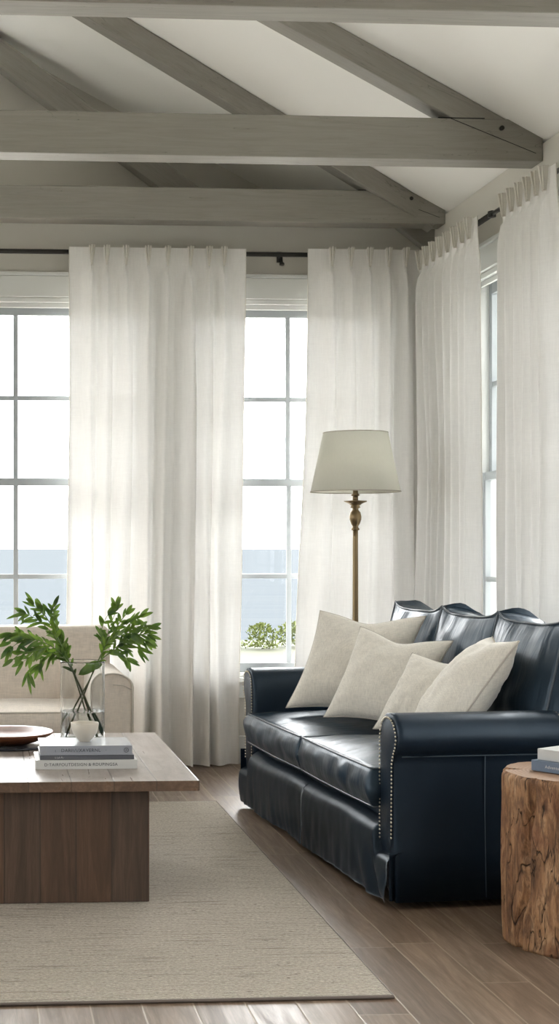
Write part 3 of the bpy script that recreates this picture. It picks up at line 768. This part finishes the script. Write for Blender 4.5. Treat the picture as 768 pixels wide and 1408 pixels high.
obj('shade_holder', bm, M['brass'], lamp)

# ------------------------------------------------------------------ coffee table
table = thing('coffee_table', 'rustic wooden coffee table with a thick top and solid plank base', 'table', (0, 0, .0115))
TX0, TX1, TY0, TY1, TZ = -.95, .737, 4.855, 6.13, .447
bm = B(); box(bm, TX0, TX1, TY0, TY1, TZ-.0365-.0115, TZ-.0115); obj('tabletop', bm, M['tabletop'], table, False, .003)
bm = B(); box(bm, TX0+.17, .572, 4.935, TY1-.12, 0, TZ-.0375-.0115); obj('base', bm, M['tablebase'], table, False, .003)

# tray + wooden bowl
BX, BY = .095, 5.74
bm = B(); lathe(bm, [(0, 0), (.150, 0), (.156, .004), (.156, .009), (.15, .0085), (0, .006)], n=48)
o = obj('round_tray', bm, M['tray'], None, True); o.location = (BX, BY, TZ); tag(o, 'thin black round tray under the wooden bowl on the table', 'tray')
bm = B(); lathe(bm, [(0, .0), (.07, .0), (.11, .012), (.145, .026), (.172, .041), (.181, .049), (.179, .053), (.172, .051), (.14, .036), (.10, .022), (.05, .016), (0, .015)], n=64)
o = obj('wooden_bowl', bm, M['bowlwood'], None, True); o.location = (BX, BY, TZ+.009); tag(o, 'wide shallow brown wooden bowl cut by the left edge', 'bowl')

# books
def book(name_label, x0, x1, y0, y1, z0, z1, spine_mat, cover_mat, rz=0, pivot=None, group=None, text=None, text_mat=None, spine='front', tsize=.014, emblem=False, toff=0, cat='book'):
    w, d, h = x1-x0, y1-y0, z1-z0
    b = thing('book', name_label, cat, (x0, y0, z0), rz, group)
    ct = .0028
    bm = B(); box(bm, 0, w, .0, d, 0, ct); box(bm, 0, w, 0, d, h-ct, h); obj('cover', bm, cover_mat, b, False, .0008)
    bm = B(); box(bm, 0, w, -.0015, ct, 0, h); obj('spine', bm, spine_mat, b, False, .0012)
    bm = B(); box(bm, .004, w-.004, ct, d-.005, ct, h-ct); obj('pages', bm, M['page'], b, False)
    if text:
        cu = bpy.data.curves.new('spine_lettering', 'FONT'); cu.body = text; cu.size = tsize; cu.align_x = 'CENTER'; cu.align_y = 'CENTER'; cu.extrude = .0002; cu.space_character = 1.1
        tq = bpy.data.objects.new('tmp', cu); C.objects.link(tq); cu.materials.append(text_mat); bpy.context.view_layer.update(); me_ = bpy.data.meshes.new_from_object(tq.evaluated_get(bpy.context.evaluated_depsgraph_get())); bpy.data.objects.remove(tq); to = bpy.data.objects.new('spine_lettering', me_); C.objects.link(to); to.parent = b; to.location = (w/2+toff, -.0019, h/2); to.rotation_euler = (PI/2, 0, 0)
    if emblem:
        bm = B(); tube(bm, [(w-.022+.008*math.cos(a*PI/12), -.0019, h/2+.008*math.sin(a*PI/12)) for a in range(24)], .0008, 5, closed=True)
        tube(bm, [(w-.024, -.0019, h/2-.003), (w-.022, -.0019, h/2+.004), (w-.019, -.0019, h/2-.002)], .0007, 5)
        obj('spine_emblem', bm, text_mat, b)
    return b
bg = 'books stacked on the coffee table'
book('white book at the bottom of the stack on the coffee table', .181, .550, 5.128, 5.345, TZ, .4805, M['bk_white'], M['bk_white'], 0, None, bg, 'D·TAIRFOUTDESIGN·&·RDUPINGSA', M['ink'], tsize=.0155, toff=-.02)
book('thin charcoal book in the middle of the stack on the coffee table', .197, .539, 5.132, 5.345, .4806, .4975, M['bk_dark'], M['bk_dark'], 0, None, bg, 'L·LA·FL·', M['inkw'], tsize=.009, toff=-.10)
book('grey book on top of the coffee table stack, under the small bowl', .197, .532, 5.130, 5.350, .4976, .532, M['bk_grey'], M['bk_greytop'], 0, None, bg, '‹   DARI\\/\\/XAVERNL   ·', M['ink'], tsize=.017, emblem=True, toff=-.02)
bm = B(); lathe(bm, [(0, .0), (.020, .0), (.021, .004), (.032, .014), (.044, .03), (.050, .048), (.0525, .068), (.0515, .070), (.0495, .068), (.046, .048), (.038, .028), (.024, .014), (0, .010)], n=48)
o = obj('ceramic_bowl', bm, M['ceramic'], None, True); o.location = (.367, 5.245, .5322); tag(o, 'small cream ceramic bowl on top of the stacked books', 'bowl')

# ------------------------------------------------------------------ vase with branches
VX, VY = .401, 5.86
vase = thing('glass_vase', 'clear glass cylinder vase half full of water on the table', 'vase', (VX, VY, TZ+.0005))
R0 = .0925
bm = B(); lathe(bm, [(0, 0), (R0-.006, 0), (R0-.004, 0), (R0-.0012, .001), (R0, .004), (R0, .008), (R0, .324), (R0, .329), (R0-.0008, .3325), (R0-.002, .334), (R0-.0032, .3325), (R0-.004, .329), (R0-.004, .324), (R0-.004, .022), (R0-.004, .018), (R0-.006, .0135), (R0-.010, .012), (R0-.014, .012), (0, .012)], n=96); obj('glass_body', bm, M['glass'], vase)
bm = B(); lathe(bm, [(0, .0124), (R0-.014, .0124), (R0-.0104, .0124), (R0-.0064, .0138), (R0-.0043, .018), (R0-.0043, .022), (R0-.0043, .122), (R0-.0043, .1265), (R0-.0048, .1272), (R0-.0065, .127), (R0-.012, .127), (0, .127)], n=96); obj('water', bm, M['water'], vase)
def V3(px, py, dy=0.): return Vector(((px-112)*.00301, dy, (1020-py)*.00301))
def smooth_path(pts, m=6):
    out = []
    P_ = [pts[0]]+pts+[pts[-1]]
    for i in range(1, len(P_)-2):
        for k in range(m):
            t_ = k/m; a, b, c_, d = P_[i-1], P_[i], P_[i+1], P_[i+2]
            out.append(.5*((2*b)+(c_-a)*t_+(2*a-5*b+4*c_-d)*t_*t_+(3*b-a-3*c_+d)*t_**3))
    out.append(pts[-1]); return out
def leaf(bm, base, dirv, length, width, rnd_, droop=.15):
    d = dirv.normalized(); side = d.cross(Vector((rnd_.uniform(-.6, .6), -1+rnd_.uniform(-.5, .5), rnd_.uniform(-.5, .5)))).normalized(); up_ = side.cross(d)
    n = 7; rows = []
    for i in range(n+1):
        t_ = i/n; w_ = width*.5*(math.sin(PI*min(1, t_**.85*.98+.01)))**.6
        if i == n: w_ = .0004
        c_ = base+d*length*t_+Vector((0, 0, -droop*length*t_*t_))
        rows.append([bm.verts.new(c_+side*w_+up_*w_*.25), bm.verts.new(c_), bm.verts.new(c_-side*w_+up_*w_*.25)])
    for a, b in zip(rows[:-1], rows[1:]):
        for k in range(2): bm.faces.new((a[k], a[k+1], b[k+1], b[k]))
def branch(label, main, subs, seed, extra=()):
    rnd_ = random.Random(seed)
    root = thing('leafy_branch', label, 'branch', (VX, VY, TZ+.0005), 0, 'leafy branches in the glass vase')
    st = B(); lv = B()
    mp = smooth_path([V3(*p) for p in main]); n = len(mp); tube(st, mp, [lerp(.0040, .0016, i/(n-1)) for i in range(n)], 7)
    lines = [mp]
    for s in subs:
        sp = smooth_path([V3(*p) for p in s]); m = len(sp); tube(st, sp, [lerp(.0020, .0009, i/(m-1)) for i in range(m)], 6); lines.append(sp)
    for li, ln in enumerate(lines):
        tot = sum((b-a).length for a, b in zip(ln[:-1], ln[1:]))
        start = .62 if li == 0 else .12
        s = tot*start; side_ = 1; 
        while s < tot:
            acc = 0
            for a, b in zip(ln[:-1], ln[1:]):
                l_ = (b-a).length
                if acc+l_ >= s: break
                acc += l_
            p = a.lerp(b, (s-acc)/max(l_, 1e-6)); d = (b-a).normalized()
            if rnd_.random() < .9:
                for sg in (side_, -side_) if rnd_.random() < .5 else (side_,):
                    perp = Vector((d.z, 0, -d.x))*sg+Vector((0, rnd_.uniform(-.9, .9), rnd_.uniform(-.25, .3)))
                    leaf(lv, p, d*rnd_.uniform(.7, 1.25)+perp*rnd_.uniform(.35, .9), rnd_.uniform(.036, .066), rnd_.uniform(.011, .018), rnd_, rnd_.uniform(0, .35))
            side_ *= -1; s += rnd_.uniform(.013, .022)
        for k in range(2): leaf(lv, ln[-1], (ln[-1]-ln[-3]).normalized()+Vector((rnd_.uniform(-.4, .4), rnd_.uniform(-.4, .4), rnd_.uniform(-.4, .4))), rnd_.uniform(.045, .065), .017, rnd_, .1)
    for (p, q, w_) in extra:
        a, b = V3(*p), V3(*q); leaf(lv, a, b-a, (b-a).length, w_, rnd_, .05)
    obj('stem', st, M['stem'], root); obj('leaves', lv, M['leaf'], root)
branch('longest leafy branch leaning left, arching up in front of the window', [(132, 1012, .02), (118, 970, .01), (100, 925, -.01), (86, 895, -.02), (70, 862, -.02), (56, 840, -.01)],
       [[(80, 884, -.02), (66, 866, -.05), (50, 852, -.06), (34, 843, -.05)], [(74, 868, -.02), (72, 848, 0), (72, 836, .01)], [(62, 848, -.01), (50, 838, 0), (45, 832, 0)]], 2,
       [((45, 831, 0), (33, 813, 0), .015), ((33, 841, -.05), (7, 849, -.05), .013), ((30, 841, -.05), (29, 856, -.05), .012), ((66, 843, 0), (57, 829, 0), .017), ((68, 845, 0), (72, 829, 0), .012), ((72, 844, 0), (78, 861, 0), .017)])
branch('leafy branch reaching furthest left, drooping over the bowl', [(138, 1010, -.02), (122, 975, -.01), (104, 935, -.03), (92, 912, -.04), (76, 893, -.05), (52, 880, -.06), (30, 876, -.06)],
       [[(58, 883, -.05), (36, 872, -.02), (20, 870, 0), (8, 874, .01)], [(66, 888, -.05), (46, 893, -.08), (26, 897, -.09), (16, 904, -.09)], [(40, 878, -.06), (22, 884, -.05), (12, 892, -.04)], [(56, 884, -.06), (40, 900, -.07), (30, 908, -.07)]], 7,
       [((36, 922, -.07), (46, 943, -.07), .018), ((36, 922, -.07), (41, 952, -.07), .018), ((35, 922, -.07), (28, 942, -.07), .015), ((24, 870, 0), (2, 880, 0), .020), ((14, 888, 0), (0, 902, 0), .017), ((14, 884, .02), (-6, 889, .02), .017)])
branch('short leafy branch on the left, upright and closest to the vase rim', [(126, 1014, .03), (114, 970, .04), (101, 930, .03), (90, 900, .03), (82, 880, .03)],
       [[(92, 903, .03), (88, 888, .05), (80, 872, .05)], [(88, 897, .03), (72, 900, .02), (58, 905, .0), (52, 915, .0)], [(94, 908, .03), (76, 900, -.02), (64, 896, -.04)]], 13,
       [((70, 899, 0), (61, 923, 0), .011), ((72, 899, 0), (71, 914, 0), .013), ((92, 908, .04), (92, 884, .05), .020), ((84, 882, .03), (85, 868, .03), .010), ((55, 905, 0), (53, 922, 0), .009)])
branch('tall leafy branch leaning right with a broad upper sprig', [(92, 1012, -.02), (106, 975, -.01), (122, 935, .0), (136, 905, .01), (150, 878, .01), (164, 856, .01), (172, 846, .01)],
       [[(140, 898, .01), (150, 866, .04), (158, 846, .05), (160, 838, .05)], [(142, 895, .01), (138, 874, .03), (142, 858, .03), (148, 846, .03)], [(150, 878, .01), (168, 872, -.03), (184, 862, -.04), (200, 862, -.04)], [(160, 862, 0), (178, 856, .02), (192, 850, .02)]], 23,
       [((160, 840, .05), (153, 821, .05), .017), ((160, 840, .05), (165, 824, .05), .015), ((172, 860, 0), (185, 842, 0), .013), ((201, 865, -.03), (220, 856, -.03), .019), ((196, 868, -.03), (215, 870, -.03), .017), ((143, 880, 0), (132, 864, 0), .018)])
branch('low leafy branch spreading far right, single big leaf over the rim', [(86, 1006, .02), (102, 972, .02), (120, 940, .02), (134, 912, .0), (152, 896, -.02), (172, 886, -.03)],
       [[(146, 900, -.01), (166, 882, -.06), (184, 872, -.07), (198, 872, -.07)], [(160, 892, -.02), (176, 880, .02), (190, 880, .02), (200, 884, .02)], [(154, 896, -.02), (166, 900, -.04), (172, 906, -.04)], [(138, 906, 0), (142, 888, -.04), (152, 876, -.05)]], 31,
       [((134, 909, -.05), (105, 925, -.06), .040), ((176, 870, -.09), (193, 884, -.09), .032), ((186, 890, 0), (210, 899, 0), .018), ((188, 892, 0), (204, 909, 0), .015), ((158, 898, -.02), (174, 913, -.02), .012), ((171, 892, -.04), (172, 904, -.04), .013), ((172, 894, -.04), (181, 903, -.04), .014), ((188, 895, 0), (199, 912, 0), .011), ((196, 874, -.05), (214, 888, -.05), .016)])

# ------------------------------------------------------------------ linen sofa at the back left
ls = thing('linen_sofa', 'beige linen sofa with rounded arm behind the coffee table', 'sofa', (0, 6.70, 0))
AX0, AX1 = -1.25, .70
bm = B(); box(bm, AX0+.02, AX1-.02, .03, .78, .12, .33); obj('seat_base', bm, M['sofalinen'], ls, True, .02, 3)
bm = B(); box(bm, AX0+.06, AX1-.055, .60, .80, .30, .845); o = obj('backrest', bm, M['sofalinen'], ls, True, .045, 5)
def larm(xc, side_):
    w = .19; prof = []
    for k in range(13):
        a = PI*k/12; prof.append((xc-w/2*math.cos(a)*1., .585+.068*math.sin(a)))
    prof = [(xc-w/2, .12)]+prof+[(xc+w/2-.004, .12)]
    bm = B(); prism(bm, prof, 'y', 0, .74); o = obj('arm', bm, M['sofalinen'], ls, True, .014, 3)
    bm = B(); tube(bm, [(x, -.003, z) for x, z in prof], .0042, 6); tube(bm, [(xc+.0, -.003, .60), (xc+.05, -.003, .597), (xc+.09, -.003, .575)], .0022, 5); obj('piping', bm, M['piping_light'], o)
larm(.603, 1); larm(AX0+.095, -1)
cw = (.505-(AX0+.195))/2
for k in range(2):
    bm = B(); top, bot = boxcushion(bm, cw-.006 if k == 0 else cw+.0, .62, .135, .022, .0, bulge=.014, n=22, seed=40+k)
    o = obj('seat_cushion', bm, M['sofalinen'], ls, True); o.location = (AX0+.198+cw*(k+.5), .305, .335)
    bm = B(); tube(bm, top, .004, 6, closed=True); tube(bm, bot, .004, 6, closed=True); obj('piping', bm, M['piping_light'], o)
# small T of the cushion in front of the arm
for (x, y) in ((AX0+.1, .06), (AX1-.1, .06), (AX0+.1, .7), (AX1-.1, .7)):
    bm = B(); z_ = .0115 if y < .2 else 0; tube(bm, [(x, y, z_), (x, y, .125)], [.018, .026], 12); obj('leg', bm, M['tablebase'], ls)

# ------------------------------------------------------------------ stump table
SX, SY, SR, SH = 1.885, 4.40, .245, .537
st = thing('stump_table', 'gnarled brown tree stump used as a side table by the sofa', 'side table', (SX, SY, 0))
def stump_r(a, z):
    c_, s_ = math.cos(a), math.sin(a)
    r_ = SR*(1+.045*nz(c_*1.3, s_*1.3, z*1.5+4)+.035*nz(c_*3, s_*3, z*2.2)+.018*nz(c_*9, s_*9, z*4))
    r_ *= 1-.05*sstep(.35, .0, z)+.02*math.sin(z*9+1.)
    r_ -= .010*sstep(SH-.012, SH, z)
    for (ca, wd, dp, tw) in ((3.55, .05, .030, .5), (4.15, .035, .022, -.4), (2.75, .06, .05, .15), (4.75, .04, .018, .7), (5.4, .05, .02, -.3)):
        q = (a-ca-tw*(z-.25)+.10*nz(z*9, ca)+PI) % (2*PI)-PI
        r_ -= dp*math.exp(-(q/wd)**2)*(.5+.5*nz(z*5, ca*3)+.35)
    return r_
bm = B(); NA, NZ_ = 150, 56; rings = []
for j in range(NZ_+1):
    z = SH*j/NZ_
    zb = lambda a: (.022*max(0, nz(math.cos(a)*2+3, math.sin(a)*2)) if j == 0 else 0)
    rings.append([bm.verts.new((stump_r(2*PI*i/NA, z)*math.cos(2*PI*i/NA), stump_r(2*PI*i/NA, z)*math.sin(2*PI*i/NA), z+zb(2*PI*i/NA))) for i in range(NA)])
for a, b in zip(rings[:-1], rings[1:]):
    for i in range(NA): bm.faces.new((a[i], a[(i+1) % NA], b[(i+1) % NA], b[i]))
bm.faces.new(rings[0]); obj('trunk', bm, M['stump'], st)
bm = B(); rr = [[bm.verts.new((stump_r(2*PI*i/NA, SH)*f*math.cos(2*PI*i/NA), stump_r(2*PI*i/NA, SH)*f*math.sin(2*PI*i/NA), SH+.0003+.004*(1-f))) for i in range(NA)] for f in (1, .9, .6, .3)]
for a, b in zip(rr[:-1], rr[1:]):
    for i in range(NA): bm.faces.new((a[i], a[(i+1) % NA], b[(i+1) % NA], b[i]))
bm.faces.new(rr[-1]); obj('cut_top', bm, M['stumptop'], st)
sb = 'books on the stump table'
a_ = math.radians(-57)
ZS = SH+.0045
book('blue book at the bottom of the pair on the tree stump', 1.735, 1.735+.30, 4.42, 4.42+.21, ZS, ZS+.033, M['bk_blue'], M['bk_blue'], a_, None, sb, 'Adventurous monuments', M['inkw'], tsize=.014, toff=-.02)
book('white book on top of the blue one on the tree stump', 1.757, 1.757+.28, 4.425, 4.425+.20, ZS+.0332, ZS+.068, M['bk_white'], M['bk_white'], a_, None, sb)

# ------------------------------------------------------------------ outdoors
bm = B(); box(bm, -6000, 6000, 26.5, 9000, -9, -8); o = struct('sea', bm, M['sea'])
bm = B(); box(bm, -60, 60, -40, YF-.25, -.6, -.5); box(bm, -60, XL-.25, YF-.25, 26, -.6, -.5); box(bm, XR+.25, 60, YF-.25, 26, -.6, -.5); box(bm, XL-.25, XR+.25, YG+.2, 26, -.6, -.5); box(bm, -60, 60, 26, 26.5, -9, -.5)
struct('lawn', bm, M['lawn'])
bm = B(); box(bm, XL-5, XR+5, YG+.21, 16.5, -.499, -.45); box(bm, XL-6, XL-.21, YF-3, YG+.209, -.499, -.45); box(bm, XR+.21, XR+4, YF-3, YG+.209, -.499, -.45); struct('bounce_slab', bm, M['bounce_slab'])  # unseen slabs, added to bounce sky light up through the windows
for k in range(7):
    rnd_ = random.Random(100+k); bm = B(); hx = .30+.12*rnd_.random()
    for q in range(420):
        a = rnd_.uniform(0, 2*PI); e = rnd_.uniform(0, 1)**.6; zz = rnd_.uniform(0, hx)
        rr_ = .34*math.sqrt(max(.05, 1-(zz/hx)**2))*e
        p = Vector((rr_*math.cos(a), rr_*math.sin(a), zz)); d = Vector((rnd_.uniform(-1, 1), rnd_.uniform(-1, 1), rnd_.uniform(0, 1.3)))
        s_ = d.cross(Vector((rnd_.random(), rnd_.random(), rnd_.random()))).normalized()*.018; d = d.normalized()*.07
        bm.faces.new([bm.verts.new(w_) for w_ in (p, p+d*.5+s_, p+d, p+d*.5-s_)])
    o = obj('shrub', bm, M['shrub'], None, False, auto='keep'); o.location = (2.9+.62*k, 24.6+rnd_.uniform(-.3, .3), -.5)
    names = ['first from the left', 'second from the left', 'third from the left', 'fourth from the left', 'fifth from the left', 'second from the right', 'rightmost']
    tag(o, 'low green shrub at the lawn edge above the sea, '+names[k], 'shrub', 'shrubs at the edge of the lawn')

# ------------------------------------------------------------------ light
SKY_BASE, SKY_GLOW = 1.45, 10.5
w = bpy.data.worlds.new('World'); bpy.context.scene.world = w; w.use_nodes = True
nt = w.node_tree; nt.nodes.clear(); ou = nt.nodes.new('ShaderNodeOutputWorld'); bg_ = nt.nodes.new('ShaderNodeBackground')
tc = nt.nodes.new('ShaderNodeTexCoord'); sp = nt.nodes.new('ShaderNodeSeparateXYZ'); rp = nt.nodes.new('ShaderNodeValToRGB')
nt.links.new(tc.outputs['Generated'], sp.inputs[0]); nt.links.new(sp.outputs[2], rp.inputs[0])
e = rp.color_ramp.elements; e[0].position = 0.; e[0].color = (1., .985, .99, 1); e[1].position = .5; e[1].color = (1., .98, .985, 1)
nt.links.new(rp.outputs[0], bg_.inputs[0])
# thin overcast: the cloud layer is brighter around the veiled sun, high over the sea
dt = nt.nodes.new('ShaderNodeVectorMath'); dt.operation = 'DOT_PRODUCT'; nt.links.new(tc.outputs['Generated'], dt.inputs[0])
dt.inputs[1].default_value = Vector((.12, .80, .62)).normalized()
def wm(op, a, b):
    m = nt.nodes.new('ShaderNodeMath'); m.operation = op
    for i_, v_ in enumerate((a, b)):
        if isinstance(v_, (int, float)): m.inputs[i_].default_value = v_
        else: nt.links.new(v_, m.inputs[i_])
    return m.outputs[0]
glow = wm('POWER', wm('MAXIMUM', dt.outputs['Value'], 0.), 7.)
nt.links.new(wm('ADD', wm('MULTIPLY', glow, SKY_GLOW), SKY_BASE), bg_.inputs[1]); nt.links.new(bg_.outputs[0], ou.inputs[0])
def portal(loc, rot, sx, sy):
    l = bpy.data.lights.new('window_portal', 'AREA'); l.shape = 'RECTANGLE'; l.size = sx; l.size_y = sy; l.cycles.is_portal = True
    o = bpy.data.objects.new('window_portal', l); C.objects.link(o); o.location = loc; o.rotation_euler = rot
zc, hh = (ZW0+ZW1)/2, ZW1-ZW0
for (a, b) in (W1, W2): portal(((a+b)/2, YB+.21, zc), (-PI/2, 0, 0), b-a, hh)
portal(((WG_FILL[0]+WG_FILL[1])/2, YG+.21, (WG_FILL[2]+WG_FILL[3])/2), (-PI/2, 0, 0), WG_FILL[1]-WG_FILL[0], WG_FILL[3]-WG_FILL[2])
for (a, b) in (W3, W4, W5, W6): portal((XR+.21, (a+b)/2, zc), (PI/2, 0, PI/2), b-a, hh)
for (a, b, c_, d) in WL: portal((XL-.21, (a+b)/2, (c_+d)/2), (PI/2, 0, -PI/2), b-a, d-c_)
for (a, b, c_, d) in WR: portal(((a+b)/2, YF-.21, (c_+d)/2), (PI/2, 0, 0), b-a, d-c_)

# ------------------------------------------------------------------ camera
cam = bpy.data.cameras.new('Camera'); co = bpy.data.objects.new('Camera', cam); C.objects.link(co)
co.location = (0, 0, 1.25); co.rotation_euler = (PI/2, 0, -math.atan(119/1950))
cam.sensor_fit = 'VERTICAL'; cam.sensor_height = 36; cam.sensor_width = 36; cam.lens = 1950/1408*36
cam.shift_x = (384-99)/1408; cam.shift_y = (753-704)/1408; cam.clip_end = 20000; cam.clip_start = .05
sc = bpy.context.scene; sc.camera = co
sc.view_settings.view_transform = 'Standard'; sc.view_settings.look = 'None'; sc.view_settings.gamma = 1; sc.view_settings.exposure = 1.6
sc.view_settings.use_curve_mapping = False
cy = sc.cycles; cy.max_bounces = 14; cy.diffuse_bounces = 7; cy.glossy_bounces = 5; cy.transmission_bounces = 12; cy.transparent_max_bounces = 16
cy.caustics_reflective = False; cy.caustics_refractive = False; cy.use_denoising = True; cy.sample_clamp_indirect = 6
try: cy.denoiser = 'OPENIMAGEDENOISE'
except Exception: pass
